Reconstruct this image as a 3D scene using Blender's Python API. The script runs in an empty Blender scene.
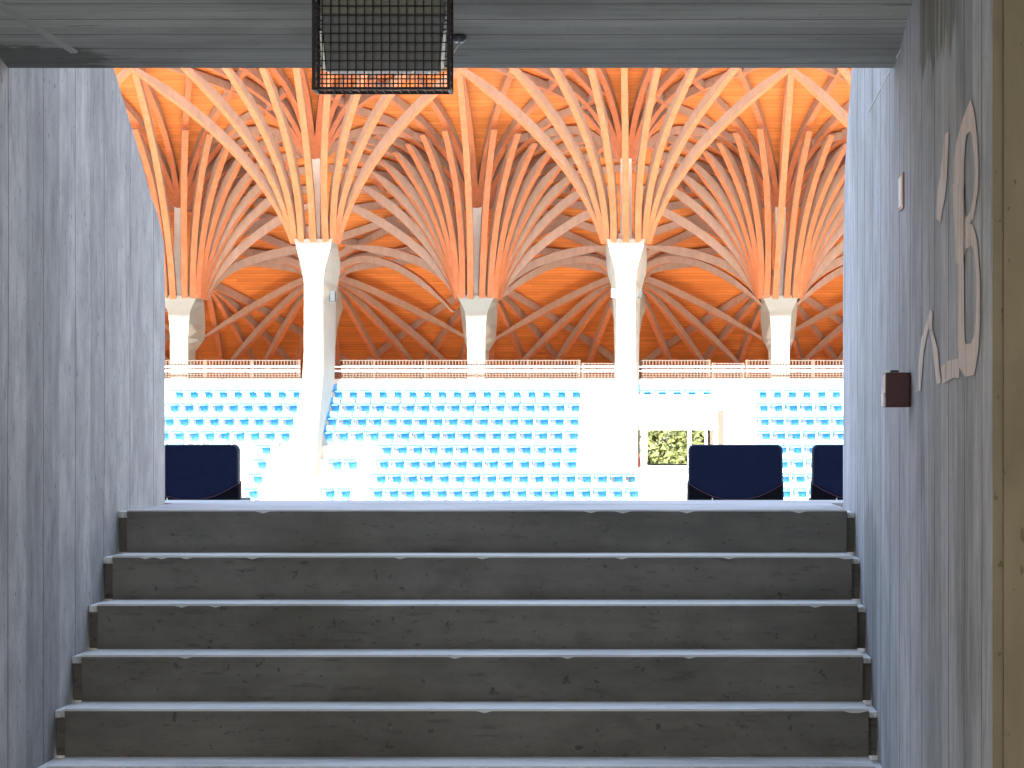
import bpy, math, random
from mathutils import Vector, Matrix, noise
random.seed(7)
SC = bpy.context.scene
COL = SC.collection
F = 3000.0           # focal length in pixels of the 1024 px wide frame
VX, VY = 661.0, 430.0
EYE = 1.61           # eye height over the corridor floor


def X(px, d): return (px - VX) * d / F
def Z(py, d): return (VY - py) * d / F


# ------------------------------------------------------------------ helpers
class MB:
    def __init__(self): self.v, self.f, self.m = [], [], []

    def add(self, verts, faces, mat=0):
        o = len(self.v)
        self.v += [tuple(p) for p in verts]
        for i, f in enumerate(faces):
            self.f.append(tuple(o + k for k in f))
            self.m.append(mat[i] if isinstance(mat, (list, tuple)) else mat)
        return self

    def box(self, x0, x1, y0, y1, z0, z1, mat=0):
        v = [(x, y, z) for z in (z0, z1) for y in (y0, y1) for x in (x0, x1)]
        return self.add(v, [(0, 2, 3, 1), (4, 5, 7, 6), (0, 1, 5, 4), (2, 6, 7, 3), (0, 4, 6, 2), (1, 3, 7, 5)], mat)

    def prism(self, poly, axis, a, b, mat=0):
        """extrude a 2D polygon: axis 0 -> (y,z) poly, 1 -> (x,z), 2 -> (x,y)"""
        n = len(poly)
        def put(p, t):
            return (t, p[0], p[1]) if axis == 0 else (p[0], t, p[1]) if axis == 1 else (p[0], p[1], t)
        v = [put(p, a) for p in poly] + [put(p, b) for p in poly]
        f = [tuple(range(n))[::-1], tuple(range(n, 2 * n))]
        f += [(i, (i + 1) % n, n + (i + 1) % n, n + i) for i in range(n)]
        return self.add(v, f, mat)

    def loft(self, rings, mat=0, caps=True):
        n = len(rings[0]); v = [p for r in rings for p in r]; f = []
        for k in range(len(rings) - 1):
            for i in range(n):
                a, b = k * n + i, k * n + (i + 1) % n
                f.append((a, b, b + n, a + n))
        if caps:
            f.append(tuple(range(n))[::-1]); f.append(tuple(range((len(rings) - 1) * n, len(rings) * n)))
        return self.add(v, f, mat)

    def tube(self, pts, r, n=8, mat=0):
        rings = []; pts = [Vector(p) for p in pts]
        up = Vector((0, 0, 1))
        for i, p in enumerate(pts):
            t = (pts[min(i + 1, len(pts) - 1)] - pts[max(i - 1, 0)]).normalized()
            a = t.cross(up)
            if a.length < 1e-3: a = t.cross(Vector((1, 0, 0)))
            a.normalize(); b = t.cross(a)
            rings.append([p + a * math.cos(q) * r + b * math.sin(q) * r for q in [2 * math.pi * k / n for k in range(n)]])
        return self.loft(rings, mat)

    def build(self, name, mats, parent=None, smooth=False, bevel=0, loc=None):
        me = bpy.data.meshes.new(name)
        me.from_pydata([tuple(p) for p in self.v], [], self.f)
        if not isinstance(mats, (list, tuple)): mats = [mats]
        for m in mats: me.materials.append(m)
        for p, i in zip(me.polygons, self.m): p.material_index = i; p.use_smooth = smooth
        import bmesh
        bm = bmesh.new(); bm.from_mesh(me)
        bmesh.ops.recalc_face_normals(bm, faces=bm.faces)
        if bevel: bmesh.ops.bevel(bm, geom=bm.edges[:], offset=bevel, segments=2, affect='EDGES', profile=0.7)
        bm.to_mesh(me); bm.free()
        o = bpy.data.objects.new(name, me); COL.objects.link(o)
        if parent: o.parent = parent
        if loc: o.location = loc
        return o


def tag(o, label=None, cat=None, group=None, kind=None):
    if label: o['label'] = label
    if cat: o['category'] = cat
    if group: o['group'] = group
    if kind: o['kind'] = kind
    return o


def empty(name, loc, rz=0):
    o = bpy.data.objects.new(name, None); COL.objects.link(o)
    o.location = loc; o.rotation_euler = (0, 0, rz); o.empty_display_size = .2
    return o


# ------------------------------------------------------------------ materials
def new_mat(name):
    m = bpy.data.materials.new(name); m.use_nodes = True
    nt = m.node_tree; bs = nt.nodes['Principled BSDF']
    return m, nt, bs


class NT:
    def __init__(self, nt):
        self.nt = nt
        self.co = nt.nodes.new('ShaderNodeTexCoord').outputs['Object']
        self.sep = None

    def xyz(self, i):
        if not self.sep:
            self.sep = self.nt.nodes.new('ShaderNodeSeparateXYZ'); self.nt.links.new(self.co, self.sep.inputs[0])
        return self.sep.outputs[i]

    def math(self, op, a, b=None, c=None):
        n = self.nt.nodes.new('ShaderNodeMath'); n.operation = op
        for i, v in enumerate((a, b, c)):
            if v is None: continue
            if isinstance(v, (int, float)): n.inputs[i].default_value = v
            else: self.nt.links.new(v, n.inputs[i])
        return n.outputs[0]

    def noise(self, scale, vec3=(1, 1, 1), detail=4, rough=.55, off=(0, 0, 0)):
        mp = self.nt.nodes.new('ShaderNodeMapping'); mp.inputs['Scale'].default_value = vec3; mp.inputs['Location'].default_value = off
        self.nt.links.new(self.co, mp.inputs[0])
        n = self.nt.nodes.new('ShaderNodeTexNoise'); n.inputs['Scale'].default_value = scale
        n.inputs['Detail'].default_value = detail; n.inputs['Roughness'].default_value = rough
        self.nt.links.new(mp.outputs[0], n.inputs['Vector'])
        return n.outputs[0]

    def ramp(self, fac, stops):
        n = self.nt.nodes.new('ShaderNodeValToRGB'); e = n.color_ramp.elements
        e[0].position, e[0].color = stops[0][0], (*stops[0][1], 1)
        e[1].position, e[1].color = stops[1][0], (*stops[1][1], 1)
        for p, c in stops[2:]:
            k = e.new(p); k.color = (*c, 1)
        self.nt.links.new(fac, n.inputs[0]); return n.outputs[0]

    def mix(self, fac, a, b, mode='MIX'):
        n = self.nt.nodes.new('ShaderNodeMix'); n.data_type = 'RGBA'; n.blend_type = mode
        for s, v in ((n.inputs[0], fac), (n.inputs[6], a), (n.inputs[7], b)):
            if isinstance(v, (int, float)): s.default_value = v
            elif isinstance(v, tuple): s.default_value = (*v, 1)
            else: self.nt.links.new(v, s)
        return n.outputs[2]

    def smooth(self, v, lo, hi):
        n = self.nt.nodes.new('ShaderNodeMapRange'); n.interpolation_type = 'SMOOTHSTEP'
        n.inputs['From Min'].default_value = lo; n.inputs['From Max'].default_value = hi
        self.nt.links.new(v, n.inputs['Value']); return n.outputs[0]

    def bump(self, h, bs, strength=.3, dist=.01):
        n = self.nt.nodes.new('ShaderNodeBump'); n.inputs['Strength'].default_value = strength; n.inputs['Distance'].default_value = dist
        self.nt.links.new(h, n.inputs['Height']); self.nt.links.new(n.outputs[0], bs.inputs['Normal'])


def plain(name, col, rough=.6, metal=0, var=.08, scale=8, spec=.5):
    m, nt, bs = new_mat(name); N = NT(nt)
    n = N.noise(scale)
    lo = tuple(c * (1 - var) for c in col); hi = tuple(min(1, c * (1 + var)) for c in col)
    nt.links.new(N.ramp(n, [(.3, lo), (.7, hi)]), bs.inputs['Base Color'])
    bs.inputs['Roughness'].default_value = rough; bs.inputs['Metallic'].default_value = metal
    bs.inputs['Specular IOR Level'].default_value = spec
    return m


def concrete(name, col, across=1, along=2, bw=0, contrast=.25, pits=.5, extra=None, lines=None, streak=18, rough=.85, grime=(.5, .48, .42), sa=.06, lw=.0042, mott=0, world=False):
    """board-formed concrete: boards run along one axis and repeat over the other"""
    m, nt, bs = new_mat(name); N = NT(nt)
    if world: N.co = nt.nodes.new('ShaderNodeNewGeometry').outputs['Position']
    st = [1, 1, 1]; st[along] = sa
    s1 = N.noise(streak, tuple(st), 6, .65)                     # fine streaks along the boards
    s2 = N.noise(3.1, tuple(.35 if i == along else 1 for i in range(3)), 5, .6)
    big = N.noise(1.3, (1, 1, 1), 4, .6, (3, 1, 7))
    c = N.ramp(s1, [(.25, tuple(k * (1 - contrast) for k in col)), (.75, tuple(k * (1 + contrast) for k in col))])
    c = N.mix(N.smooth(s2, .45, .75), c, tuple(k * .62 for k in col))
    c = N.mix(N.math('MULTIPLY', N.smooth(big, .5, .75), .5), c, tuple(a * b * 1.2 for a, b in zip(col, grime)))
    hgt = N.math('MULTIPLY', s1, .6)
    if mott:
        mo = N.noise(9, tuple(.6 if i == along else 1 for i in range(3)), 8, .7, (6, 6, 1))
        c = N.mix(1.0, c, N.ramp(mo, [(.3, (1 - mott,) * 3), (.7, (1 + mott,) * 3)]), 'MULTIPLY')
        da = N.smooth(N.noise(42, tuple(.16 if i == along else 1 for i in range(3)), 3, .6, (1, 7, 3)), .60, .68)
        c = N.mix(N.math('MULTIPLY', da, .5), c, tuple(k * .45 for k in col))
    if bw:
        u = N.math('DIVIDE', N.xyz(across), bw)
        u = N.math('ADD', u, N.math('MULTIPLY', N.noise(.8), .15))
        fl = N.math('FLOOR', u); fr = N.math('FRACT', u)
        wn = nt.nodes.new('ShaderNodeTexWhiteNoise'); wn.noise_dimensions = '1D'; nt.links.new(fl, wn.inputs['W'])
        tint = N.ramp(wn.outputs[0], [(0, (.8, .8, .8)), (1, (1.14, 1.14, 1.14))])
        c = N.mix(1.0, c, tint, 'MULTIPLY')
        ln = N.math('LESS_THAN', N.math('ABSOLUTE', N.math('SUBTRACT', fr, .5)), lw / max(bw, .05))
        c = N.mix(N.math('MULTIPLY', ln, .8), c, tuple(k * .3 for k in col))
        hgt = N.math('SUBTRACT', hgt, N.math('MULTIPLY', ln, .6))
    if pits:
        pn = N.noise(55, tuple(.5 if i == along else 1 for i in range(3)), 2, .5, (9, 4, 2))
        pm = N.smooth(pn, .68, .73)
        c = N.mix(N.math('MULTIPLY', pm, pits), c, tuple(k * .22 for k in col))
        hgt = N.math('SUBTRACT', hgt, N.math('MULTIPLY', pm, .5))
    if extra: c = extra(N, c)
    nt.links.new(c, bs.inputs['Base Color'])
    bs.inputs['Roughness'].default_value = rough; bs.inputs['Specular IOR Level'].default_value = .3
    N.bump(hgt, bs, .5, .006)
    return m


def band(N, v, a, b, e):
    return N.math('MULTIPLY', N.smooth(v, a - e, a + e), N.math('SUBTRACT', 1.0, N.smooth(v, b - e, b + e)))


def right_wall_marks(N, c):
    y, z = N.xyz(1), N.xyz(2)
    n = N.noise(7, (1, 1, .12), 5, .6, (5, 5, 5))
    # water stain running down from the ceiling corner
    zz = N.math('ADD', z, N.math('MULTIPLY', N.math('SUBTRACT', n, .5), .5))
    m = N.math('MULTIPLY', band(N, y, 7.56, 8.64, .10), N.smooth(zz, .97, 1.02))
    c = N.mix(N.math('MULTIPLY', m, .85), c, (.12, .105, .075))
    # paler laitance on the upper near part and rusty spots
    m2 = N.math('MULTIPLY', N.smooth(N.noise(16, (1, 1, .1), 4, .6, (2, 8, 1)), .52, .68), .5)
    c = N.mix(m2, c, (.62, .58, .52))
    # damp patch low beside the stair
    zz2 = N.math('ADD', z, N.math('MULTIPLY', N.math('SUBTRACT', N.noise(6, (1, 1, .3), 3, .5, (1, 2, 3)), .5), .3))
    m3 = N.math('MULTIPLY', band(N, y, 10.35, 10.95, .06), N.math('SUBTRACT', 1.0, N.smooth(zz2, -.34, -.24)))
    c = N.mix(N.math('MULTIPLY', m3, .5), c, (.16, .15, .15))
    return c


def ceiling_marks(N, c):
    x, y = N.xyz(0), N.xyz(1)
    n = N.noise(5, (1, 2, 1), 4, .6, (4, 4, 4))
    yy = N.math('ADD', y, N.math('MULTIPLY', N.math('SUBTRACT', n, .5), .25))
    xx = N.math('ADD', x, N.math('MULTIPLY', N.math('SUBTRACT', n, .5), .6))
    m = N.math('MULTIPLY', N.smooth(yy, 9.33, 9.38), N.math('SUBTRACT', 1.0, N.smooth(xx, -1.82, -1.68)))
    c = N.mix(N.math('MULTIPLY', m, .75), c, (.075, .07, .06))
    m2 = N.math('MULTIPLY', N.smooth(N.noise(9, (.3, 3, 1), 3, .5, (8, 1, 1)), .68, .72), .6)
    return N.mix(m2, c, (.05, .045, .04))


def step_marks(N, c):
    m = N.smooth(N.noise(4.5, (1, 1, 1.6), 5, .65, (2, 2, 9)), .55, .72)
    c = N.mix(N.math('MULTIPLY', m, .55), c, (.10, .095, .085))
    m = N.smooth(N.noise(26, (1, 1, 1), 3, .6, (3, 2, 1)), .66, .7)
    return N.mix(N.math('MULTIPLY', m, .6), c, (.04, .038, .035))


def wood(name, col, col2, axis_scale, rough=.6, boards=0):
    m, nt, bs = new_mat(name); N = NT(nt)
    n1 = N.noise(6, axis_scale, 5, .6)
    c = N.ramp(n1, [(.3, col2), (.7, col)])
    if boards:
        u = N.math('DIVIDE', N.xyz(2), boards)
        fl = N.math('FLOOR', u); fr = N.math('FRACT', u)
        cb = nt.nodes.new('ShaderNodeCombineXYZ'); nt.links.new(fl, cb.inputs[2])
        nt.links.new(N.math('FLOOR', N.math('ADD', N.math('DIVIDE', N.xyz(0), 2.1), N.math('MULTIPLY', fl, .37))), cb.inputs[0])
        wn = nt.nodes.new('ShaderNodeTexWhiteNoise'); nt.links.new(cb.outputs[0], wn.inputs['Vector'])
        c = N.mix(1.0, c, N.ramp(wn.outputs[0], [(0, (.86, .84, .80)), (1, (1.08, 1.08, 1.08))]), 'MULTIPLY')
        ln = N.math('LESS_THAN', fr, .16)
        c = N.mix(N.math('MULTIPLY', ln, .35), c, tuple(k * .35 for k in col2))
    nt.links.new(c, bs.inputs['Base Color']); bs.inputs['Roughness'].default_value = rough
    bs.inputs['Specular IOR Level'].default_value = .25
    return m


M = {}
M['wall_l'] = concrete('board_concrete_left', (.395, .375, .36), 1, 2, .55, .10, .7, sa=.12, streak=14, mott=.24, lw=.007)
M['wall_r'] = concrete('board_concrete_right', (.48, .505, .56), 1, 2, .40, .24, .6, right_wall_marks, streak=34, sa=.10, mott=.2, lw=.012)
M['ceil'] = concrete('board_concrete_ceiling', (.38, .385, .36), 1, 0, .155, .25, .3, ceiling_marks)
M['return'] = concrete('sandy_concrete', (.22, .19, .13), 0, 2, 0, .10, .5)
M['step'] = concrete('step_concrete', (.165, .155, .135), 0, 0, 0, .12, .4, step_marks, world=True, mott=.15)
M['tread'] = concrete('skylit_tread_concrete', (.72, .72, .72), 0, 0, 0, .10, .2, world=True)  # far paler than the risers: sky brightness on the step tops painted in
M['landing'] = concrete('landing_concrete', (.40, .39, .41), 0, 0, 0, .10, .2, world=True)
M['jointc'] = plain('pale_joint_mortar', (.36, .37, .345), .8)
M['floor'] = concrete('corridor_floor_concrete', (.48, .46, .42), 0, 1, 0, .1, .3)
M['far_conc'] = plain('sunlit_concrete', (.62, .60, .56), .8, 0, .05, 1)
M['col'] = plain('column_concrete', (.36, .335, .27), .7, 0, .07, 1.2)
M['pylon'] = plain('pylon_concrete', (.80, .80, .68), .7, 0, .1, 2)
M['soffit'] = wood('soffit_boards', (.76, .24, .055), (.65, .185, .034), (.12, .12, 1.5), .65, .085)
M['rib'] = wood('glulam_rib_face', (.62, .20, .08), (.50, .14, .045), (1, 1, .15), .55)
M['ribside_lit'] = wood('glulam_side_skylit', (.47, .29, .195), (.38, .23, .15), (1, 1, .3), .6)  # paler, greyer copy of the rib wood: skylight on the sides painted in
M['seat'] = plain('blue_plastic', (.10, .41, .78), .35, 0, .04)
M['seatleg'] = plain('turquoise_steel', (.30, .80, .76), .5, 0, .04)
M['navy'] = plain('navy_leatherette', (.004, .009, .036), .6, 0, .15, 30, .12)
M['navydark'] = plain('dark_leatherette', (.003, .003, .008), .6, 0, .15, 30, .1)
M['piping'] = plain('piping', (.12, .05, .09), .6)
M['steelrail'] = plain('galvanised_rail', (.62, .58, .52), .5, .2)
M['rail_beige'] = plain('beige_bars', (.095, .068, .052), .7, spec=.2)
M['white'] = plain('white_paint', (.80, .80, .78), .5)
M['black'] = plain('black_wire', (.006, .004, .004), .5, spec=.25)
M['slate'] = plain('dark_glass', (.055, .06, .07), .4, 0, .1, 40)
M['housing'] = plain('olive_grey_metal', (.11, .11, .085), .5, .3)
M['alu'] = plain('aluminium', (.62, .65, .62), .4, .6)
M['red'] = plain('dark_red_plastic', (.045, .001, .004), .5, 0, .2)
M['pinkplate'] = plain('pinkish_plate_edge', (.42, .19, .15), .5)
M['paint'] = None
M['grey_box'] = plain('grey_enamel', (.040, .048, .052), .6, 0, spec=.2)
M['leaf'] = plain('leaves', (.125, .135, .05), .7, 0, .4, 1.5, .2)
M['bark'] = plain('bark', (.11, .08, .05), .9)
M['ice'] = plain('pale_rink_surface', (.55, .56, .56), .5, 0, .03, .3)
M['sun_block'] = plain('sun_block_grey', (.36, .33, .29), .8)  # surface of the unseen mass added against the sun


def paint_mat():
    m, nt, bs = new_mat('worn_wall_paint'); N = NT(nt)
    n = N.noise(24, (1, 1, .12), 5, .65, (1, 5, 2)); k = N.smooth(n, .30, .52)
    c = N.mix(k, (.42, .40, .39), (.86, .74, .69))
    nt.links.new(c, bs.inputs['Base Color']); bs.inputs['Roughness'].default_value = .8
    return m
M['paint'] = paint_mat()

# ------------------------------------------------------------------ the stair tunnel (setting)
XL, XR = -2.085, .745
CZ = lambda d: 1.156 + .16 * (9.58 - d)
FLOOR = -EYE

pl = [(6.65, FLOOR - .3), (12.61, FLOOR - .3), (12.61, .62), (12.585, .784), (12.42, .90), (12.26, .956), (11.94, 1.134), (11.44, 1.373), (10.6, 1.85), (10.0, 2.4), (6.65, 2.4)]
tag(MB().prism(pl, 0, XL - .4, XL).build('wall_left', M['wall_l']), 'grey board-marked concrete wall left of the stair', kind='structure')
# slightly proud end strip of the left wall
pr = [(6.65, FLOOR - .3), (12.30, FLOOR - .3), (12.28, .5), (12.20, .90), (12.05, 1.05), (11.7, 1.243), (11.44, 1.373), (10.6, 1.85), (10.0, 2.4), (6.65, 2.4)]
pr = [(6.75, FLOOR - .3), (12.29, FLOOR - .3), (12.27, .6), (12.22, .96), (12.08, 1.13), (11.70, 1.43), (11.2, 1.9), (10.6, 2.4), (6.75, 2.4)]
tag(MB().prism(pr, 0, XR, XR + .4).build('wall_right', M['wall_r']), 'pale board-marked concrete wall right of the stair with worn painted letter', kind='structure')
tag(MB().box(XR + .4, 4.2, 6.71, 7.1, FLOOR - .3, 2.4).box(XR + .022, XR + .4, 6.71, 6.75, FLOOR - .3, 2.4).box(XR + .001, XR + .022, 6.735, 6.75, FLOOR - .3, 2.4).build('wall_front', M['return']),
    'sandy concrete wall facing the camera at the right edge', kind='structure')
tag(MB().prism([(9.58, CZ(9.58)), (6.4, CZ(6.4)), (6.4, 2.4), (9.58, 2.4)], 0, XL, XR).build('ceiling', M['ceil']), kind='structure')
tag(MB().box(-5.2, 4.2, -6, 6.4, 1.70, 2.4).build('ceiling_corridor', M['ceil']), kind='structure')
# formwork joint across the left corner of the ceiling
def ceil_pt(px, py, off=0):
    d = 2.689 / ((VY - py) / F + .16); return Vector((X(px, d), d, CZ(d) - off))
a, b = ceil_pt(-30, -14), ceil_pt(74, 51)
mb = MB(); t = (b - a).normalized(); s = Vector((t.y, -t.x, 0)).normalized() * .014
for q0, q1, h in ((-1, 1, .007),):
    mb.loft([[p - s + Vector((0, 0, .002)), p + s + Vector((0, 0, .002)), p + s * .7 - Vector((0, 0, h)), p - s * .7 - Vector((0, 0, h))] for p in (a, b)])
tag(mb.build('trim_1', M['jointc']), 'raised formwork joint crossing the ceiling corner', kind='structure')
# scored joint on the right wall
mb = MB()
P0 = (6.9 + 2.9, 0)
def rw(px, py, x=XR - .002):
    d = XR * F / (px - VX); return Vector((x, d, Z(py, d)))
a, b = rw(869, 112), rw(901, 50)
mb.tube([a, b], .0022, 6)
tag(mb.build('trim_2', M['white']), 'thin pale diagonal joint line on the right wall', kind='structure')

tag(MB().box(-5.2, 4.2, -6, 9.10, FLOOR - .3, FLOOR).build('floor', M['floor']), kind='structure')
tag(MB().box(-5.4, -5.2, -6, 7, FLOOR - .3, 2.4).build('wall_corridor_left', M['wall_l']), kind='structure')
tag(MB().box(-5.2, XL - .4, 6.72, 7.1, FLOOR, 2.4).build('wall_corridor_front', M['wall_l']), kind='structure')
tag(MB().box(4.2, 4.4, -6, 7.1, FLOOR - .3, 2.4).build('wall_corridor_right', M['wall_l']), kind='structure')

# stair: eight concrete steps, each one its own thing, plus landing
R_, G_, D0, H0 = .163, .30, 11.5, .307
SXL, SXR = -2.047, .713
names = ['topmost', 'second from the top', 'third from the top', 'fourth from the top', 'fifth from the top', 'sixth from the top', 'seventh from the top', 'lowest, at the corridor floor']


def chip_edge(x0, x1, y, z, seed, n=90):
    """irregular worn nosing: thin lip along the front of a tread"""
    r = random.Random(seed); mb = MB(); rings = []
    for i in range(n + 1):
        x = x0 + (x1 - x0) * i / n
        w = .004 + .002 * noise.noise((x * 3, seed, 0)) + (.006 if r.random() < .04 else 0)
        dr = .004 + .0015 * noise.noise((x * 9, seed, 4)) + (.008 if r.random() < .04 else 0)
        rings.append([(x, y - w * .6, z - dr), (x, y - w * .6, z + .002), (x, y + .05, z + .002), (x, y + .05, z - dr)])
    return mb.loft(rings)


for i in range(0, 9):
    d = D0 - G_ * i; z = -H0 - R_ * i
    zb = max(FLOOR, -H0 - R_ * (i + 1) )
    if z - zb < .05: break
    st = empty('stair_step', ((SXL + SXR) / 2, d, zb))
    cx, cy, cz = st.location
    nm = names[min(i, 7)]
    tag(st, 'grey concrete stair step, ' + nm + ', with a worn edge painted sky-bright', 'step', 'steps of the concrete stair')
    dback = d + (G_ if i else 12.60 - D0)
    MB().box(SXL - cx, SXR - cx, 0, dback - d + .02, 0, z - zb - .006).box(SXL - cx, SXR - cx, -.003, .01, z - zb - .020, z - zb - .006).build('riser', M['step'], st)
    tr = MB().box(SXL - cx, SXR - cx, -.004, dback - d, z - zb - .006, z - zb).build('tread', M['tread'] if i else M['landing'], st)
    e = chip_edge(SXL - cx, SXR - cx, -.004, z - zb, i).build('nosing', M['tread'], tr)
    # set back end pieces between the step and the walls
    rnd = random.Random(i)
    for sgn, xa, xb in ((-1, XL + .001, SXL - .001), (1, SXR + .001, XR - .001)):
        m2 = MB(); m2.box(xa - cx, xb - cx, .045, dback - d, 0, z - zb - .03)
        pts = []
        k = 9
        for q in range(k + 1):
            xx = xa - cx + (xb - xa) * q / k
            pts.append((xx, .012 + .016 * rnd.random()))
        poly = pts + [(xb - cx, dback - d), (xa - cx, dback - d)]
        m2.prism(poly, 2, z - zb - .03, z - zb - .012 + .006 * (sgn < 0), 1)
        m2.build('end_block', [M['step'], M['tread']], st)

# ------------------------------------------------------------------ near tribune outside the tunnel mouth
mb = MB()
mb.box(-9, 7, 12.62, 13.15, -3, -H0)
tag(mb.build('trim_3', M['landing']), 'pale concrete walkway edge at the top of the stair', kind='structure')
mb = MB()
zt = -.92
for k in range(10):
    mb.box(-9, 7, 13.15 + .9 * k, 14.05 + .9 * k if k else 14.95, -7, zt - .42 * max(0, k - 1))
    if k == 0: pass
tag(mb.build('floor_near_terrace', M['far_conc']), 'concrete terrace below the dark seats', kind='structure')
tag(MB().box(-70, 70, 22.3, 79, -7.2, -6.6).build('floor_arena', M['ice']), 'pale arena floor between the stands', kind='structure')
tag(MB().box(-90, 90, 107, 300, -7.2, -6.6).build('floor_meadow', plain('grass_ground', (.16, .24, .05), .9, 0, .3, .4)), 'green ground behind the far stand', kind='structure')
tag(MB().box(-30, 30, -6, 10.4, 2.6, 7.6).build('wall_sun_block', M['sun_block']), 'added unseen mass above the tunnel that blocks the sun', kind='structure')  # unseen mass added to keep direct sun off the near seats


def navy_seat(px0, px1, label):
    d = 14.2; x0, x1 = X(px0, d), X(px1, d); w = x1 - x0; zt_ = Z(444.5, d); fl = -.92
    s = empty('padded_seat', ((x0 + x1) / 2, d + .15, fl))
    tag(s, label, 'seat', 'dark blue padded seats in front of the stair mouth')
    H = zt_ - fl
    def rr(hw, z0, z1, r, n=6):
        pts = []
        for cxx, czz, a0 in ((hw - r, z1 - r, 0), (-hw + r, z1 - r, 90), (-hw + r, z0 + r, 180), (hw - r, z0 + r, 270)):
            for q in range(n + 1):
                a = math.radians(a0 + 90 * q / n); pts.append((cxx + r * math.cos(a), czz + r * math.sin(a)))
        return pts
    def slab(pts, y0, y1, mat, name, par, bow=0, top=None):
        m = MB(); c = (sum(p[0] for p in pts) / len(pts), sum(p[1] for p in pts) / len(pts)); rings = []
        for yy, k in ((y0, .96), (y0 + .012, .99), (y0 + .03, 1), (y1 - .02, 1), (y1, .97)):
            rings.append([(c[0] + (p[0] - c[0]) * k, yy + bow * (p[0] / (w / 2)) ** 2, c[1] + (p[1] - c[1]) * k) for p in pts])
        return m.loft(rings).build(name, mat, par, smooth=False)
    hw_ = w / 2 - .005; top_ = [q for q in rr(hw_, H - .25, H, .028)[:14]]
    pb = top_ + [(-hw_, H - .17), (-w / 2 + .004, H - .185), (-w * .38, H - .215), (-w * .24, H - .245), (-w * .1, H - .262), (w * .1, H - .262), (w * .24, H - .245), (w * .38, H - .215), (w / 2 - .004, H - .185), (hw_, H - .17)]
    b = slab(pb, -.175, -.09, M['navy'], 'backrest', s, .012)
    # lower shell, wider and darker, with the shield-shaped pad over it
    slab(rr(w / 2, H - .52, H - .165, .02), -.15, -.075, M['navydark'], 'back_shell', s, .012)
    seam = [( -w / 2 + .006, -.172, H - .185), (-w * .38, -.174, H - .215), (-w * .24, -.175, H - .245), (-w * .1, -.175, H - .26), (w * .1, -.175, H - .26), (w * .24, -.175, H - .245), (w * .38, -.174, H - .215), (w / 2 - .006, -.172, H - .185)]
    MB().tube(seam, .0012, 6).build('piping', M['piping'], b)
    MB().box(-w / 2 + .03, w / 2 - .03, -.06, .05, H - .52, H - .2).build('seat_pan', M['navy'], s, bevel=.015)
    for sx in (-1, 1):
        MB().box(sx * (w / 2 - .03) - .02, sx * (w / 2 - .03) + .02, -.07, .30, H - .30, H - .26).build('armrest', M['navydark'], s, bevel=.008)
        MB().box(sx * (w / 2 - .06) - .02, sx * (w / 2 - .06) + .02, -.08, .0, 0, H - .5).build('leg', M['black'], s)
    MB().tube([(-w * .24, -.18, H - .252), (-w * .24, -.18, H - .30)], .003, 6).build('seam_tag', M['alu'], s)


navy_seat(143, 240, 'dark navy padded seat back at the left edge of the tunnel mouth')
navy_seat(687, 784, 'dark navy padded seat back fully visible right of centre, below the green opening')
navy_seat(811, 908, 'dark navy padded seat back cut off by the right wall')

# ------------------------------------------------------------------ lamp cage and floodlight under the lintel
cg = empty('wire_cage', (-.74, 8.08, .912))
tag(cg, 'black wire guard basket hanging from the ceiling around the floodlight', 'wire cage')
zc0, zc1 = .912, CZ(8.0) - .004
cx0, cx1, cy0, cy1 = -.926 + .74, -.566 + .74, -.08, .03
W = .0016
mb = MB()
n = 16; zz1 = CZ(8.11) - .912 - .003
for i in range(n + 1):
    x = cx0 + (cx1 - cx0) * i / n
    for y in (cy0, cy1): mb.box(x - W, x + W, y - W, y + W, 0, CZ(8.08 + y) - .912 - .002)
    mb.box(x - W, x + W, cy0, cy1, -W, W)
nz = int(zz1 / .0243)
for k in range(nz + 1):
    z = k * .0243
    for y in (cy0, cy1): mb.box(cx0, cx1, y - W, y + W, z - W, z + W)
    for x in (cx0, cx1): mb.box(x - W, x + W, cy0, cy1, z - W, z + W)
for j in range(1, 3):
    y = cy0 + (cy1 - cy0) * j / 3
    mb.box(cx0, cx1, y - W, y + W, -W, W)
    for x in (cx0, cx1): mb.box(x - W, x + W, y - W, y + W, 0, zz1)
mb.build('wire_mesh', M['black'], cg)
mb = MB(); t = .0045
for x in (cx0, cx1):
    for y in (cy0, cy1): mb.box(x - t, x + t, y - t, y + t, -t, CZ(8.08 + y) - .912 - .002)
    mb.box(x - t, x + t, cy0, cy1, -t, t)
for y in (cy0, cy1): mb.box(cx0, cx1, y - t * .6, y + t * .6, -t, t * .6)
mb.build('edge_frame', M['black'], cg)

fl = empty('floodlight', (-.745, 8.055, 1.2))
tag(fl, 'dark slate floodlight with pale side brackets inside the wire cage', 'lamp')
zA, zB = .960 - 1.2, 1.113 - 1.2
mb = MB(); w0, w1 = .148, .162
mb.loft([[(-w0, -.03, zA), (w0, -.03, zA), (w0, .03, zA), (-w0, .03, zA)], [(-w1, -.035, zB), (w1, -.035, zB), (w1, .035, zB), (-w1, .035, zB)]])
mb.build('glass', M['slate'], fl)
MB().loft([[(-w1 - .004, -.04, zB), (w1 + .004, -.04, zB), (w1 + .004, .04, zB), (-w1 - .004, .04, zB)], [(-.15, -.045, zB + .17), (.15, -.045, zB + .17), (.15, .04, zB + .17), (-.15, .04, zB + .17)]]).build('housing', M['housing'], fl)
for sx in (-1, 1):
    MB().loft([[(sx * .153, -.02, zA + .005), (sx * .163, -.02, zA + .005), (sx * .163, .02, zA + .005), (sx * .153, .02, zA + .005)],
               [(sx * .163, -.02, zB - .045), (sx * .169, -.02, zB - .045), (sx * .169, .02, zB - .045), (sx * .163, .02, zB - .045)]]).build('bracket', M['alu'], fl)
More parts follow.
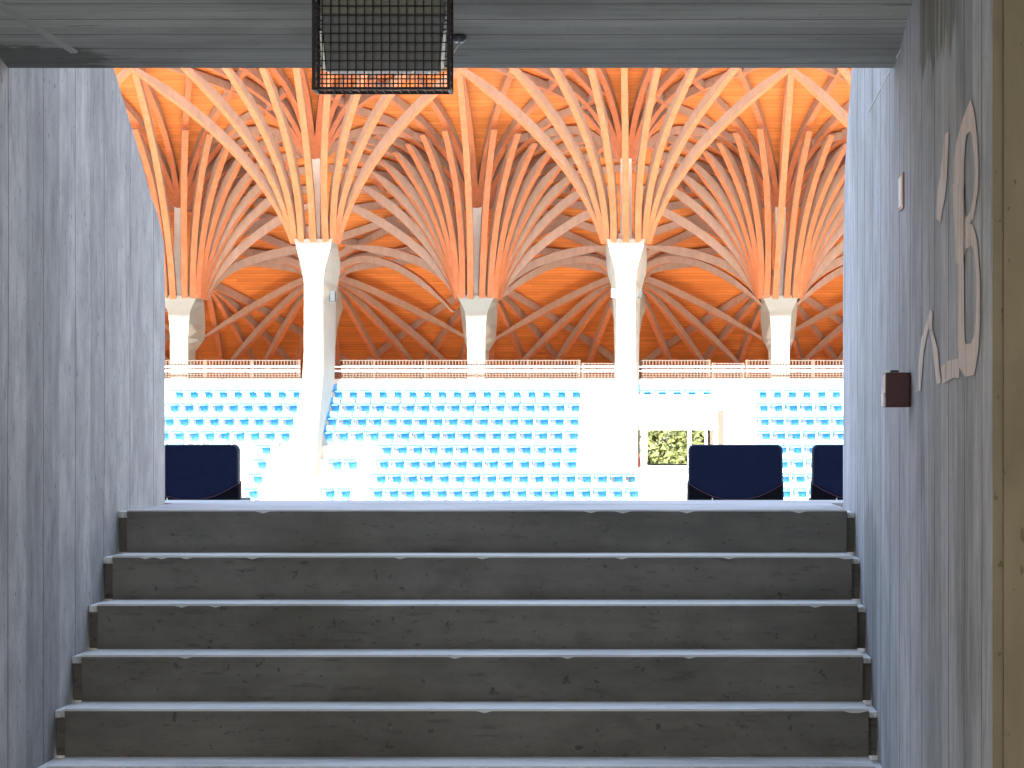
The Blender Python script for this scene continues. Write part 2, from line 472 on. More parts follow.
MB().box(-.02, .02, 0, .04, zB + .16, CZ(8.12) - 1.204).build('stem', M['housing'], fl)
p = lambda px, py, d: Vector((X(px, d) + .745, d - 8.055, Z(py, d) - 1.2))
MB().tube([p(440, 63, 8.08), p(445, 61, 8.4), p(449, 57, 8.7), p(454, 51, 9.0), p(459, 44, 9.18), p(460, 37, 9.22)], .003, 8).build('cable', M['white'], fl)
jb = MB(); zj = CZ(9.23)
jb.loft([[(X(459, 9.23) + r * math.cos(q), 9.23 + r * math.sin(q) * 1.6, zz) for q in [2 * math.pi * k / 20 for k in range(20)]] for r, zz in ((.021, zj - .002), (.021, zj - .014), (.014, zj - .020))])
tag(jb.build('junction_box', M['slate']), 'small dark round cable box on the ceiling right of the wire cage', 'junction box')

# ------------------------------------------------------------------ fittings and paint on the right wall
cb = empty('call_box', (XR, 8.985, Z(390, 8.985)))
tag(cb, 'dark red square alarm call box on the right wall', 'call box')
hz = .052
MB().box(-.078, -.002, -.06, .06, -hz, hz).build('housing', M['red'], cb, bevel=.006)
MB().box(-.082, -.076, -.035, .045, -.048, -.01).build('front_plate', M['white'], cb, bevel=.001)
MB().box(-.060, -.035, -.03, .03, hz - .002, hz + .007).build('top_clip', M['red'], cb, bevel=.002)

pq = empty('wall_plaque', (XR, 9.25, Z(192, 9.25)))
tag(pq, 'small narrow sign plate with pinkish rim, high on the right wall', 'sign plate')
MB().box(-.006, -.001, -.075, .075, -.055, .055).build('rim', M['pinkplate'], pq, bevel=.001)
MB().box(-.009, -.004, -.06, .06, -.045, .045).build('plate', M['white'], pq, bevel=.001)


def wp(xc, yc, off=.003):
    """crop pixel of the painted letter -> point on the right wall"""
    px, py = 904 + xc / 2.4, 80 + yc / 2.4
    d = XR * F / (px - VX); return (XR - off, d, Z(py, d))


def ring_poly(mb, outer, inner, off):
    n = len(outer); o = [wp(*p, off) for p in outer]; q = [wp(*p, off) for p in inner]
    mb.add(o + q, [(i, (i + 1) % n, n + (i + 1) % n, n + i) for i in range(n)])


mb = MB()
upper_o = [(163, 45), (172, 80), (179, 140), (182, 200), (181, 262), (170, 330), (160, 345), (140, 350), (127, 345), (122, 262), (122, 200), (128, 150), (145, 90)]
upper_i = [(162, 122), (166, 135), (172, 180), (174, 225), (171, 275), (163, 312), (158, 322), (152, 330), (149, 322), (147, 262), (147, 200), (149, 160), (153, 132)]
ring_poly(mb, upper_o, upper_i, .003)
lower_o = [(166, 345), (178, 380), (185, 470), (186, 570), (183, 640), (172, 708), (150, 712), (135, 690), (131, 640), (131, 560), (131, 470), (131, 380), (140, 348)]
lower_i = [(166, 398), (172, 415), (177, 480), (177, 560), (172, 612), (163, 632), (153, 634), (149, 628), (148, 600), (147, 540), (147, 470), (147, 425), (152, 405)]
ring_poly(mb, lower_o, lower_i, .003)
def poly(pts, off=.003): mb.add([wp(*p, off) for p in pts], [tuple(range(len(pts)))])
poly([(122, 250), (148, 250), (149, 340), (148, 440), (131, 440), (126, 340)], .006)
poly([(92, 690), (104, 676), (116, 672), (134, 668), (136, 715), (118, 716), (108, 722), (95, 728)])
tag(mb.build('painted_letter', M['paint']), 'large worn pale pink letter B painted on the right wall', 'wall lettering')
mb = MB()
poly([(101, 130), (110, 124), (109, 172), (107, 186), (95, 182), (95, 170)])
poly([(95, 180), (108, 184), (105, 238), (88, 240)])
poly([(87, 240), (105, 238), (101, 285), (94, 310), (91, 342), (79, 332), (81, 275)])
tag(mb.build('painted_letter', M['paint']), 'worn slanting pale paint stroke left of the upper half of the painted B', 'wall lettering')
mb = MB()
poly([(66, 550), (71, 556), (70, 600), (64, 606), (59, 590), (55, 585)])
poly([(55, 585), (62, 592), (50, 650), (42, 745), (32, 748), (36, 690), (44, 620)])
poly([(64, 600), (71, 598), (84, 648), (87, 690), (92, 725), (82, 732), (77, 700), (72, 650)])
tag(mb.build('painted_letter', M['paint']), 'worn pale pointed paint mark left of the foot of the painted B', 'wall lettering')

# ------------------------------------------------------------------ far stand
ROWD = lambda i: 94.3 - .95 * i
ROWY = lambda i: 391.7 + 13.5 * i + (.09 * i * i)
FZ = lambda i: Z(ROWY(i), ROWD(i)) - .40          # floor level of a row


def terrace(mb, x0, x1, i0, i1):
    for i in range(i0, i1):
        mb.box(x0, x1, ROWD(i) - .50, ROWD(i) + (.45 if i else .9), -6.6, FZ(i))


PXL, PXR = X(636, 91), X(714, 91)
mb = MB(); terrace(mb, -32, PXL, 0, 12)
tag(mb.build('floor_terrace_left', M['far_conc']), 'sunlit stepped concrete terrace of the far stand, left of the green opening', kind='structure')
mb = MB(); terrace(mb, PXR, 24, 0, 12)
tag(mb.build('floor_terrace_right', M['far_conc']), 'sunlit stepped concrete terrace right of the green opening', kind='structure')
mb = MB()
mb.box(PXL, PXR, 93.2, 95.2, .0, FZ(0)).box(PXL, PXR, 92.95, 93.2, 0.0, Z(395, 93))
mb.box(PXL, PXR, 88.2, 104, -6.6, Z(468, 92.5))
tag(mb.build('wall_opening', M['far_conc']), 'white concrete front above the green opening', kind='structure')
mb = MB(); mb.box(-32, PXL, 95.2, 95.5, -6.6, 1.62).box(PXL, PXR, 95.2, 95.5, 0, 1.62).box(PXR, 24, 95.2, 95.5, -6.6, 1.62)
tag(mb.build('wall_parapet', M['far_conc']), 'white parapet wall behind the top row of seats', kind='structure')
mb = MB(); mb.box(-32, PXL, 95.5, 106.3, .5, .8).box(PXL, PXR, 95.5, 106.3, .1, .8).box(PXR, 24, 95.5, 106.3, .5, .8)
mb.box(PXL - .3, PXL, 95.5, 106.3, -6.6, .5).box(PXR, PXR + .3, 95.5, 106.3, -6.6, .5)
tag(mb.build('floor_gallery', M['far_conc']), 'gallery floor behind the parapet', kind='structure')

# white frame in the opening
gf = empty('opening_frame', (0, 92.9, Z(468, 92.5)))
tag(gf, 'white steel frame with upright posts in front of the sunlit trees', 'frame')
hh = -Z(468, 92.5)
for pxm, wd in ((644, .09), (689.5, .06), (706, .045)):
    MB().box(X(pxm, 92.9) - wd, X(pxm, 92.9) + wd, -.05, .05, 0, hh).build('post', M['white'], gf)
MB().box(PXL, PXR, -.06, .06, 0, .06).build('sill', M['white'], gf)
MB().box(X(712, 92.9) - .06, X(712, 92.9) + .06, -.05, .05, 0, hh).build('beige_post', M['rail_beige'], gf)
tag(MB().box(X(636.5, 92.3), X(640.5, 92.3), 92.25, 92.4, Z(467, 92.3), Z(457, 92.3)).loft(
    [[(X(a, 92.3), y, Z(b, 92.3)) for a, y in ((637, 92.25), (639.5, 92.25), (639.5, 92.4), (637, 92.4))] for b in (457, 452)]).build('litter_bin', plain('rust_red', (.25, .06, .04))),
    'small rusty red post at the left foot of the green opening', 'post')


def seat_mesh():
    """bucket seat facing the camera (towards -y), standing on a side pedestal; base on the floor"""
    mb = MB(); n = 10; w = .205
    def shell(z, k, yb, bulge, t):
        fr, bk = [], []
        for i in range(n + 1):
            u = -1 + 2 * i / n
            fr.append((u * w * k, yb - bulge * (1 - u * u), z)); bk.append((u * w * k, yb + t - bulge * (1 - u * u), z))
        return fr + bk[::-1]
    # backrest, slightly curved with rounded top
    mb.loft([shell(.43, .97, .14, -.02, .02), shell(.52, 1, .16, -.03, .02), shell(.60, .97, .18, -.03, .02), shell(.64, .80, .19, -.03, .02)])
    # seat pan projecting forward
    rings = []
    for y, k, z, t in ((-.27, .80, .405, .02), (-.22, .93, .42, .045), (-.05, 1, .415, .035), (.10, .98, .42, .03), (.16, .95, .45, .03)):
        rings.append([(-w * k, y, z + .02), (-w * k * .6, y, z), (w * k * .6, y, z), (w * k, y, z + .02), (w * k, y, z + .02 - t), (w * k * .6, y, z - t), (-w * k * .6, y, z - t), (-w * k, y, z + .02 - t)])
    mb.loft(rings)
    # hollow side pedestal under the right half of the pan
    mb.loft([[(.05, .11, .15), (.15, .11, .15), (.15, .19, .15), (.05, .19, .15)], [(-.01, .10, .21), (.205, .10, .21), (.205, .2, .21), (-.01, .2, .21)],
             [(-.05, .09, .385), (.205, .09, .385), (.205, .2, .385), (-.05, .2, .385)]])
    mb.box(.075, .115, .12, .17, 0, .18, 1)
    # left foot and rear fixing
    mb.box(-.185, -.155, .08, .12, .12, .40, 0); mb.box(-.215, -.115, .0, .09, .16, .27, 1); mb.box(-.19, -.14, .02, .07, 0, .17, 2)
    return mb


proto = seat_mesh().build('stadium_seat', [M['seat'], M['seatleg'], M['far_conc']], smooth=False)
for p_ in proto.data.polygons: p_.use_smooth = p_.material_index == 0
SEATN = 0
ordn = ['first', 'second', 'third', 'fourth', 'fifth', 'sixth', 'seventh', 'eighth', 'ninth', 'tenth', 'eleventh', 'twelfth', 'thirteenth', 'fourteenth', 'fifteenth', 'sixteenth', 'seventeenth', 'eighteenth', 'nineteenth', 'twentieth', 'twenty-first']


def put_seat(x, i, label, group):
    global SEATN
    o = proto if SEATN == 0 else proto.copy()
    if SEATN: COL.objects.link(o)
    SEATN += 1
    o.location = (x, ROWD(i), FZ(i)); tag(o, label, 'stadium seat', group)


def row_name(i): return 'top row' if i == 0 else ordn[i] + ' row down'


def seat_row(i, xs, where, group):
    for k, x in enumerate(xs):
        put_seat(x, i, 'blue stadium seat, %s, %s seat of %s' % (row_name(i), ordn[k], where), group)


LB = [-11.54 - .462 * k for k in range(9)][::-1]
MBX = [-10.23 + .468 * k for k in range(21)]
RB = [3.13 + .462 * k for k in range(6)]
for i in range(4): seat_row(i, LB, 'the left block', 'seats of the left block')
seat_row(4, [X(175, 90.5), X(219, 90.5), LB[7]], 'the left block', 'seats of the left block')
for i in range(5, 9): seat_row(i, [LB[7]], 'the column right of left navy seat', 'seats of the left block')
for i in range(9):
    ks = range(0, 17) if i < 4 else range(4, 17) if i < 6 else range(4, 21)
    seat_row(i, [MBX[k] for k in ks], 'the wide middle block', 'seats of the middle block')
for i in (5, 7, 8): seat_row(i, MBX[1:3], 'the pair beside the left aisle', 'seats of the middle block')
seat_row(0, [X(645, 94.3) - .0 + .468 * k for k in range(5)], 'the row over the opening', 'seats above the green opening')
for i in range(5): seat_row(i, RB, 'the right block', 'seats of the right block')
for i in range(5, 9): seat_row(i, RB[1:4], 'the strip between two navy seats', 'seats of the right block')


def railing(pa, pb, ytop, ybot, label, low=False):
    d = 95.35; x0, x1 = X(pa, d), X(pb, d); z0, z1 = Z(ybot, d), Z(ytop, d)
    z0 = max(z0, 1.62) if not low else z0
    r = empty('railing', ((x0 + x1) / 2, d, z0)); tag(r, label, 'railing', 'railing sections above the top row')
    w = (x1 - x0) / 2; h = z1 - z0
    MB().box(-w, w, -.015, .015, h - .03, h).build('top_rail', M['rail_beige'], r)
    MB().box(-w, w, -.06, -.02, Z(367.8, d) - z0, Z(366, d) - z0).build('white_board', M['white'], r)
    MB().box(-w, w, -.06, -.02, Z(372, d) - z0, Z(370, d) - z0).build('white_board', M['white'], r)
    m = MB(); n = int(2 * w / .098)
    for i in range(n + 1):
        x = -w + 2 * w * i / max(n, 1)
        m.box(x - .016, x + .016, -.01, .01, 0, h)
    for zz in (.02, .10, .17): m.box(-w, w, -.008, .008, zz - .012, zz + .012)
    m.build('bar_panel', M['rail_beige'], r)
    k = max(2, int(2 * w / 1.5) + 1)
    for i in range(k):
        x = -w + .03 + (2 * w - .06) * i / (k - 1)
        MB().box(x - .025, x + .025, -.02, .03, 0, h + .01).build('post', M['rail_beige'], r)


railing(110, 300, 360, 377.5, 'barred railing section at the far left, between the wall and the tall white column')
railing(322, 580, 360, 377.5, 'long barred railing section above the wide middle seat block')
railing(582, 618, 363, 380, 'short lower barred gate left of the right tall column', True)
railing(637, 710, 360, 377.5, 'barred railing section above the green opening')
railing(712, 744, 363, 379.5, 'short lower barred gate above the right stair aisle', True)
railing(746, 880, 360, 377.5, 'barred railing section above the right seat block')

# stair handrail and beige aisle posts beside the opening
ar = empty('aisle_handrail', (X(714, 92), 92, FZ(2)))
tag(ar, 'thin beige stair handrail right of the green opening', 'handrail')
for k in range(5):
    i = 1 + k * .9; d = 94.3 - .95 * i
    MB().tube([(X(714.5, d) - X(714, 92), d - 92, Z(396 + 13 * k, d) - FZ(2) - .25), (X(715.5, d) - X(714, 92), d - 92, Z(396 + 13 * k, d) - FZ(2) + .12)], .02, 6).build('baluster', M['rail_beige'], ar)
MB().tube([(X(714.5, 93.4) - X(714, 92), 1.4, Z(394, 93.4) - FZ(2)), (X(716.5, 89) - X(714, 92), -3, Z(446, 89) - FZ(2))], .012, 6).build('rail', M['white'], ar)
bp = empty('aisle_side_panel', (X(720.5, 91.5), 91.5, Z(444, 91.5)))
tag(bp, 'beige stepped side panel beside the right stair aisle', 'side panel')
for k in range(4):
    MB().box(-.09, .09, -.3 - .05 * k, -.2 - .05 * k, Z(419.6 + 9 * k, 91.5) - Z(444, 91.5), Z(410 + 9 * k, 91.5) - Z(444, 91.5)).build('panel', M['rail_beige'], bp)

# ------------------------------------------------------------------ timber roof with tree columns
PROF = [(70, 13.9), (80, 12.9), (84, 12.1), (87, 11.2), (92, 9.8), (94.5, 8.8), (96.5, 7.55), (98, 6.7), (100, 5.85), (102, 4.75), (104, 3.35), (105.5, 2.1), (106.6, .9)]
TREES = []   # (x, d, zcap, zcore, kind)
for x in (-20.2, -10.6, -1.07, 8.5): TREES.append((x, 92.0, 5.83, 8.3, 'front'))
for x in (-25.1, -15.36, -5.89, 3.81, 13.5): TREES.append((x, 96.0, 4.29, 7.2, 'mid'))
for x in (-20.9, -11.25, -1.1, 8.7): TREES.append((x, 100.0, 4.9, 5.75, 'rear'))


def prof(d):
    if d <= PROF[0][0]: return PROF[0][1]
    for (a, za), (b, zb) in zip(PROF, PROF[1:]):
        if d <= b:
            t = (d - a) / (b - a); return za + (zb - za) * t
    return PROF[-1][1]


def profs(d):
    return (prof(d - .8) + 2 * prof(d) + prof(d + .8)) / 4 if d < 105.5 else prof(d)


def S(x, d):
    vals = [profs(d)]
    for (tx, td, zc, zk, kd) in TREES:
        r = math.hypot(x - tx, d - td)
        if r < 7: vals.append(zk + .05 + 1.05 * r)
    k = 2.2; m = min(vals)
    return m - math.log(sum(math.exp(-k * (v - m)) for v in vals)) / k


# roof shell
nx, nd = 170, 140; x0, x1, d0, d1 = -28, 16, 76.1, 106.6
vs, fs = [], []
for j in range(nd + 1):
    d = d0 + (d1 - d0) * j / nd
    for i in range(nx + 1):
        x = x0 + (x1 - x0) * i / nx; vs.append((x, d, S(x, d)))
no = len(vs); vs += [(a, b + .05, c + .45) for a, b, c in vs]
for j in range(nd):
    for i in range(nx):
        a = j * (nx + 1) + i; q = (a, a + 1, a + nx + 2, a + nx + 1)
        fs.append(q); fs.append(tuple(no + k for k in q[::-1]))
for j in range(nd):
    for i in (0, nx):
        a = j * (nx + 1) + i; b = a + nx + 1; fs.append((a, b, no + b, no + a))
for i in range(nx):
    for j in (0, nd):
        a = j * (nx + 1) + i; fs.append((a, a + 1, no + a + 1, no + a))
mb = MB(); mb.add(vs, fs)
roof = mb.build('ceiling_timber_roof', M['soffit'], smooth=True)
tag(roof, 'orange board soffit of the vaulted timber roof', kind='structure')


def vor(tx, td, dx, dd, cap=9.0):
    """distance along a direction to the midline towards the nearest other tree"""
    best = cap
    for (ox, od, *_r) in TREES:
        if (ox, od) == (tx, td): continue
        vx, vd = ox - tx, od - td; dot = vx * dx + vd * dd
        if dot > 1e-6: best = min(best, (vx * vx + vd * vd) / (2 * dot))
    return best


def sweep(pts, w, h, radial, name, parent, top=True):
    """rectangular glulam along pts (x,y,z local); radial = horizontal unit vector of its plane"""
    B = Vector((-radial[1], radial[0], 0)); rings = []
    for i, p in enumerate(pts):
        t = (Vector(pts[min(i + 1, len(pts) - 1)]) - Vector(pts[max(i - 1, 0)])).normalized()
        N_ = t.cross(B).normalized(); p = Vector(p)
        hh = h[i] if isinstance(h, list) else h
        rings.append([p - B * w / 2 - N_ * hh / 2, p + B * w / 2 - N_ * hh / 2, p + B * w / 2 + N_ * hh / 2, p - B * w / 2 + N_ * hh / 2])
    mb = MB(); n = 4; v = [q for r in rings for q in r]; f, m = [], []
    for k in range(len(rings) - 1):
        for i in range(n):
            a, b = k * n + i, k * n + (i + 1) % n
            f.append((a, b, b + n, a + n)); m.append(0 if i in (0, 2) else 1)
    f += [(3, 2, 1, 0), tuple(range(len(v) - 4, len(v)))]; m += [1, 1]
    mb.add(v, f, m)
    return mb.build(name, [M['rib'], M['ribside_lit']], parent)


def column(t, kind, zc, foot):
    """lofted concrete column with a flaring chamfered capital, local to the tree empty (z=0 at the foot)"""
    # (z below the capital top, front half width, back half width, front y, back y)
    if kind == 'front':
        prf = [(0, .59, .60, -.55, .75), (.25, .52, .62, -.53, 1.0), (.65, .41, .63, -.5, 1.5), (.95, .33, .60, -.5, 1.75), (1.3, .29, .50, -.5, 2.0), (1.9, .285, .42, -.5, 2.3), (3.5, .29, .38, -.5, 2.5), (4.3, .31, .38, -.75, 2.3), (5.0, .33, .38, -1.5, 1.0), (5.6, .35, .38, -2.2, -.5), (6.2, .36, .38, -2.8, -1.4), (6.9, .37, .38, -3.0, -2.0), (foot, .38, .38, -3.05, -2.1)]
    elif kind == 'mid':
        prf = [(0, .60, .60, -.5, .9), (.2, .50, .60, -.46, 1.1), (.5, .36, .59, -.42, 1.4), (.9, .30, .56, -.40, 1.7), (1.35, .28, .51, -.40, 1.9), (1.55, .28, .42, -.40, 1.5), (1.75, .28, .34, -.40, 1.0), (foot, .28, .32, -.40, .9)]
    else:
        prf = [(0, .42, .45, -.45, .5), (.3, .36, .52, -.42, .6), (.8, .34, .60, -.4, .7), (1.1, .33, .50, -.4, .7), (1.7, .32, .38, -.4, .6), (2.4, .31, .33, -.4, .5), (foot, .31, .33, -.4, .5)]
    rings = []
    for (dz, wf, wb, yf, yb) in prf[::-1]:
        z = foot - dz; ym = yf + (yb - yf) * .86
        rings.append([(-wf, yf, z), (wf, yf, z), (wb, ym, z), (wb * .8, yb, z), (-wb * .8, yb, z), (-wb, ym, z)])
    # shaft and capital are separate parts
    k = len(rings) - (6 if kind == 'front' else 7 if kind == 'mid' else 5)
    k = max(k, 1)
    MB().loft(rings[:k + 1]).build('shaft', M['col'], t)
    MB().loft(rings[k:]).build('capital', M['col'], t)


POSN = {-20.2: 'first from the left, mostly behind the left wall', -10.6: 'left tall one, curving forward at its foot', -1.07: 'right tall one, beside the green opening', 8.5: 'rightmost, behind the right wall',
        -25.1: 'outermost left', -15.36: 'at the left edge beside the tunnel wall', -5.89: 'in the middle between the two tall front columns', 3.81: 'right of the green opening', 13.5: 'outermost right',
        -20.9: 'far left', -11.25: 'half hidden behind the left tall front column', -1.1: 'hidden behind the right tall front column', 8.7: 'far right'}
ROWN = {'front': 'front row', 'mid': 'middle row', 'rear': 'rear row'}
for (tx, td, zc, zk, kd) in TREES:
    if tx in (-25.1, 13.5, -20.9, 8.7) and False: continue
    foot = {'front': 8.0, 'mid': zc - 1.2, 'rear': zc - 1.2}[kd]
    t = empty('tree_column', (tx, td, zc - foot))
    tag(t, 'pale concrete column fanning into orange timber ribs, %s, %s' % (ROWN[kd], POSN[tx]), 'tree column', 'timber tree columns of the far stand')
    column(t, kd, zc, foot)
    zt0 = foot                      # local z of the capital top
    MB().box(-.17, .17, -.30, .10, zt0 - .02, foot + zk - zc).build('pylon', M['pylon'], t)
    if kd == 'front':
        angs = [0, 11.5, -11.5, 23, -23, 34, -34, 45, -45] + [s * a for a in (112, 134, 156) for s in (1, -1)]
    elif kd == 'mid':
        angs = [0.0] + [s * a for a in (11, 22, 33, 44, 56, 67, 78, 90, 103, 118) for s in (1, -1)]
    else:
        angs = [180.0] + [s * a for a in (50.2, 78, 128, 141, 151, 163) for s in (1, -1)]
    for a in angs:
        ra = math.radians(a); dx, dd = math.sin(ra), -math.cos(ra)
        if kd == 'front' and abs(a) <= 46: R = 5.15 / math.cos(ra)
        elif kd == 'mid' and a == 0: R = 8.9
        elif kd == 'rear' and abs(a) > 100:
            R = min((105.9 - td) / max(-math.cos(ra), .05), 8.5)
            if abs(a) < 130: R = min(R, vor(tx, td, dx, dd))
        else: R = vor(tx, td, dx, dd)
        if kd == 'mid' and abs(a) > 115: R = 5.0
        elif kd == 'mid' and 20 < abs(a) < 92: R *= 1.12
        # rib
        r0 = .42 if kd != 'rear' else .38
        lx, ld = tx + dx * R, td + dd * R
        zl = S(lx, ld) - .52 - zc; dz = zl
        A = (r0, -.05); D_ = (R, zl)
        if kd == 'front' and abs(a) <= 46: B_, C_ = (r0 + .14 * R, .36 * zl), (.56 * R, .74 * zl)
        elif kd == 'rear' and abs(a) > 100: B_, C_ = (r0 + .08, .75), (r0 + 1.0, .95)
        elif kd == 'mid' and abs(a) < 95: B_, C_ = (r0 + .17 * R, .38 * zl), (.60 * R, .78 * zl)
        else: B_, C_ = (r0 + .10 * R, max(.50 * zl, .7)), (.50 * R, max(.88 * zl, .85))
        if kd == 'rear' and abs(a) == 50.2: D_, B_, C_, R = (6.0, -1.1), (.75, 1.0), (3.1, 1.25), 6.0
        pts = []; nseg = 16; ix = abs(a) / 11.3; sg = 1 if a > 0 else -1
        if kd == 'front' and abs(a) <= 46:
            k_ = int(round(ix)); bx, by = ((0, -.45), (.36, -.42), (.54, -.32), (.60, -.12), (.62, .10))[k_]
        elif kd == 'mid' and abs(a) <= 120:
            tab = ((0, -.45), (.23, -.45), (.42, -.42), (.54, -.32), (.56, -.14), (.57, .04), (.58, .22), (.59, .42), (.60, .62), (.60, .82), (.58, 1.0))
            k_ = min(int(round(ix)), 10); bx, by = tab[k_]
            if a <= 0: bx, by = tab[min(k_ + 1, 10)] if k_ else (-.0, -.45)
            if k_ == 0: bx = .17; sg = -1
            elif a > 0 and k_ == 1: bx = .18
            elif a > 0: bx, by = tab[k_]
        else: bx, by = abs(dx) * r0, dd * r0
        ox_, oy_ = sg * bx - dx * r0, by - dd * r0
        for k in range(nseg + 1):
            u = k / nseg; w_ = ((1 - u) ** 3, 3 * u * (1 - u) ** 2, 3 * u * u * (1 - u), u ** 3)
            r = A[0] * w_[0] + B_[0] * w_[1] + C_[0] * w_[2] + D_[0] * w_[3]
            z = A[1] * w_[0] + B_[1] * w_[1] + C_[1] * w_[2] + D_[1] * w_[3]
            z = min(z, S(tx + dx * r, td + dd * r) - .50 - zc)
            # base fan: squeeze the footprints on the capital top
            pts.append((dx * r + ox_ * (1 - u) ** 2, dd * r + oy_ * (1 - u) ** 2, zt0 + z))
        if not (kd == 'front' and abs(a) > 46): sweep(pts, .19 if kd != 'rear' else .17, [(.27 if kd != 'rear' else .22) * (1 if k < nseg - 2 else .75 if k < nseg - 1 else .5 if k < nseg else .22) for k in range(nseg + 1)], (dx, dd), 'rib', t)
        # rafter on the soffit
        if kd == 'rear' and abs(a) > 100: continue
        if kd == 'front' and abs(a) > 46: R2 = R * 1.25
        elif kd == 'mid' and abs(a) < 46: R2 = min((96 - 86.5) / math.cos(ra), R * 2.1) if 0 < abs(a) < 35 else R + .8
        elif kd == 'mid' and abs(a) > 130: R2 = R * 1.2
        else: R2 = R * 1.2 if kd != 'front' else R + .3
        if abs(a) == 90: R2 = R - .03       # collinear with the neighbour's rafter: stop at the ridge
        pts = []; nr = max(8, int(R2 / .5))
        for k in range(nr + 1):
            r = .18 + (R2 - .18) * k / nr
            if td + dd * r > 105.9: break
            pts.append((dx * r, dd * r, zt0 + S(tx + dx * r, td + dd * r) - .17 - zc))
        if len(pts) > 2: sweep(pts, .18, .24, (dx, dd), 'rafter', t)
    if kd == 'mid':                     # straight rafters fanning out over the low back slope
        c0 = 101.2 - td
        for a in (180, 164, -164, 148.4, -148.4, 131, -131):
            ra = math.radians(a); dx, dd = math.sin(ra), -math.cos(ra); R2 = (105.9 - 101.2) / dd
            pts = [(dx * r, c0 + dd * r, zt0 + S(tx + dx * r, td + c0 + dd * r) - .15 - zc) for r in [(-.4 + (R2 + .4) * k / 24) for k in range(25)]]
            sweep(pts, .17, .24, (dx, dd), 'rafter', t)

# small grey cabinets on the tall columns
tag(MB().box(X(330, 92.6), X(335.5, 92.6), 92.45, 92.7, Z(301.5, 92.6), Z(291, 92.6)).build('lamp_box', M['grey_box'], bevel=.02), 'small grey box on the right flank of the left tall column', 'box')
tag(MB().box(X(637.3, 92.6), X(641.8, 92.6), 92.45, 92.7, Z(298, 92.6), Z(289.5, 92.6)).build('lamp_box', M['grey_box'], bevel=.02), 'small grey box on the right flank of the right tall column', 'box')
tag(MB().box(X(611.5, 92), X(616.5, 92), 91.6, 91.9, Z(298, 92), Z(289.5, 92)).build('lamp_box', M['white'], bevel=.02), 'small white box on the left flank of the right tall column', 'box')


# ------------------------------------------------------------------ trees beyond the opening
def leafy(name, x, d, z0, rx, rz, label, seed, nleaf=5200):
    rnd = random.Random(seed); t = empty(name, (x, d, z0)); tag(t, label, 'tree', 'trees beyond the far stand')
    mb = MB(); mb.tube([(0, 0, 0), (.15, 0, rz * .5), (0, .1, rz * 1.1)], .22, 8); mb.build('trunk', M['bark'], t)
    blobs = [(rnd.uniform(-rx, rx) * .75, rnd.uniform(-rx, rx) * .6, rnd.uniform(.15, 1.9) * rz, rnd.uniform(.8, 1.5)) for _ in range(34)]
    mb = MB()
    for k in range(nleaf):
        bx, by, bz, br = blobs[rnd.randrange(len(blobs))]
        v = Vector((rnd.gauss(0, 1), rnd.gauss(0, 1), rnd.gauss(0, 1))).normalized() * br * rnd.uniform(.75, 1.03)
        c = Vector((bx, by, bz)) + v
        a = Vector((rnd.gauss(0, 1), rnd.gauss(0, 1), rnd.gauss(0, 1))).normalized(); b = a.cross(v.normalized() + a * .2)
        if b.length < .01: continue
        b.normalize(); s = rnd.uniform(.10, .2)
        mb.add([c + a * s, c + b * s * .6, c - a * s, c - b * s * .6], [(0, 1, 2, 3)])
    mb.build('foliage', M['leaf'], t)


leafy('broadleaf_tree', X(646, 150), 150, -6.6, 2.6, 4.2, 'sunlit yellow-green tree in the left part of the opening', 1)
leafy('broadleaf_tree', X(699, 158), 158, -6.6, 2.8, 4.6, 'sunlit yellow-green tree in the right part of the opening', 2)
leafy('broadleaf_tree', X(674, 172), 172, -6.6, 5.6, 5.6, 'green tree behind the two sunlit ones in the opening', 3, 14000)

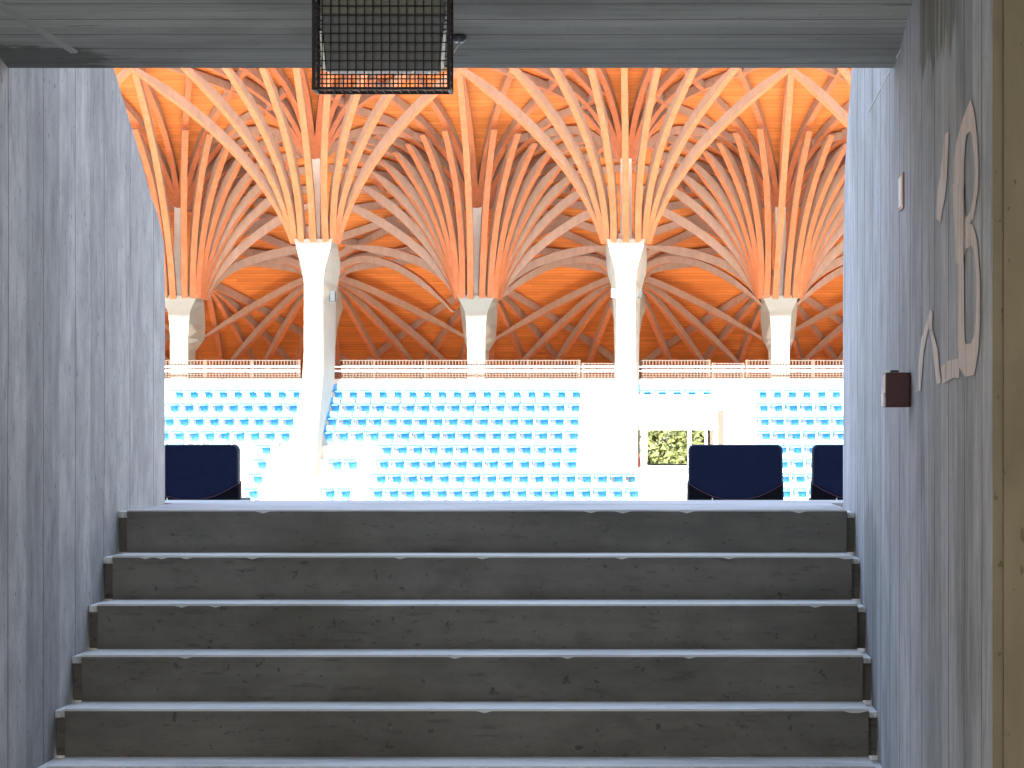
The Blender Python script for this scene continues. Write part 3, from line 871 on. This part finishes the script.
# ------------------------------------------------------------------ light
w = bpy.data.worlds.new('World'); SC.world = w; w.use_nodes = True
nt = w.node_tree; bg = nt.nodes['Background']
tc = nt.nodes.new('ShaderNodeTexCoord'); sp = nt.nodes.new('ShaderNodeSeparateXYZ'); nt.links.new(tc.outputs['Generated'], sp.inputs[0])
rp = nt.nodes.new('ShaderNodeValToRGB'); nt.links.new(sp.outputs[2], rp.inputs[0])
rp.color_ramp.elements[0].position = 0; rp.color_ramp.elements[0].color = (.88, .90, .93, 1)
rp.color_ramp.elements[1].position = .6; rp.color_ramp.elements[1].color = (.55, .72, 1, 1)
nt.links.new(rp.outputs[0], bg.inputs['Color']); bg.inputs['Strength'].default_value = 2.9
sun = bpy.data.lights.new('sun', 'SUN'); sun.energy = 30; sun.angle = math.radians(.6); sun.color = (1, .96, .9)
for lx, ly, en in ((-1.4, 3.2, 95), (-1.4, -.5, 95)):  # unseen fill lamps, added to brighten the risers and tunnel walls
    cl = empty('added_fill_lamp', (lx, ly, 1.70)); tag(cl, 'long added fill lamp in the unseen corridor, ' + ('nearer the stair' if ly > 1 else 'farther from the stair'), 'lamp')
    MB().box(-.65, .65, -.09, .09, -.05, 0).build('housing', M['alu'], cl)
    al = bpy.data.lights.new('added_fill_light', 'AREA'); al.shape = 'RECTANGLE'; al.size = 1.25; al.size_y = .15; al.energy = en; al.color = (1, .90, .74)
    ao = bpy.data.objects.new('added_fill_light', al); COL.objects.link(ao); ao.location = (lx, ly, 1.64)
so = bpy.data.objects.new('sun', sun); COL.objects.link(so)
AZ = math.radians(2); SL = .50
dirv = Vector((math.sin(AZ), math.cos(AZ), -SL * math.cos(AZ))).normalized()
so.rotation_euler = dirv.to_track_quat('-Z', 'Y').to_euler(); so.location = (0, 0, 30)

# ------------------------------------------------------------------ camera
cd = bpy.data.cameras.new('camera'); cam = bpy.data.objects.new('camera', cd); COL.objects.link(cam)
cd.sensor_fit = 'HORIZONTAL'; cd.sensor_width = 36; cd.lens = F / 1024 * 36
cd.shift_x = (512 - VX) / 1024; cd.shift_y = (VY - 384) / 1024
cd.clip_start = .05; cd.clip_end = 1000
cam.location = (0, 0, 0); cam.rotation_euler = (math.pi / 2, 0, 0)
SC.camera = cam

for o in list(SC.objects):
    if o.parent is None: o.location.z += EYE

vs_ = SC.view_settings; vs_.view_transform = 'Standard'; vs_.look = 'None'; vs_.exposure = 0; vs_.gamma = 1; vs_.use_curve_mapping = False
SC.cycles.use_denoising = True
SC.cycles.max_bounces = 8; SC.cycles.diffuse_bounces = 6
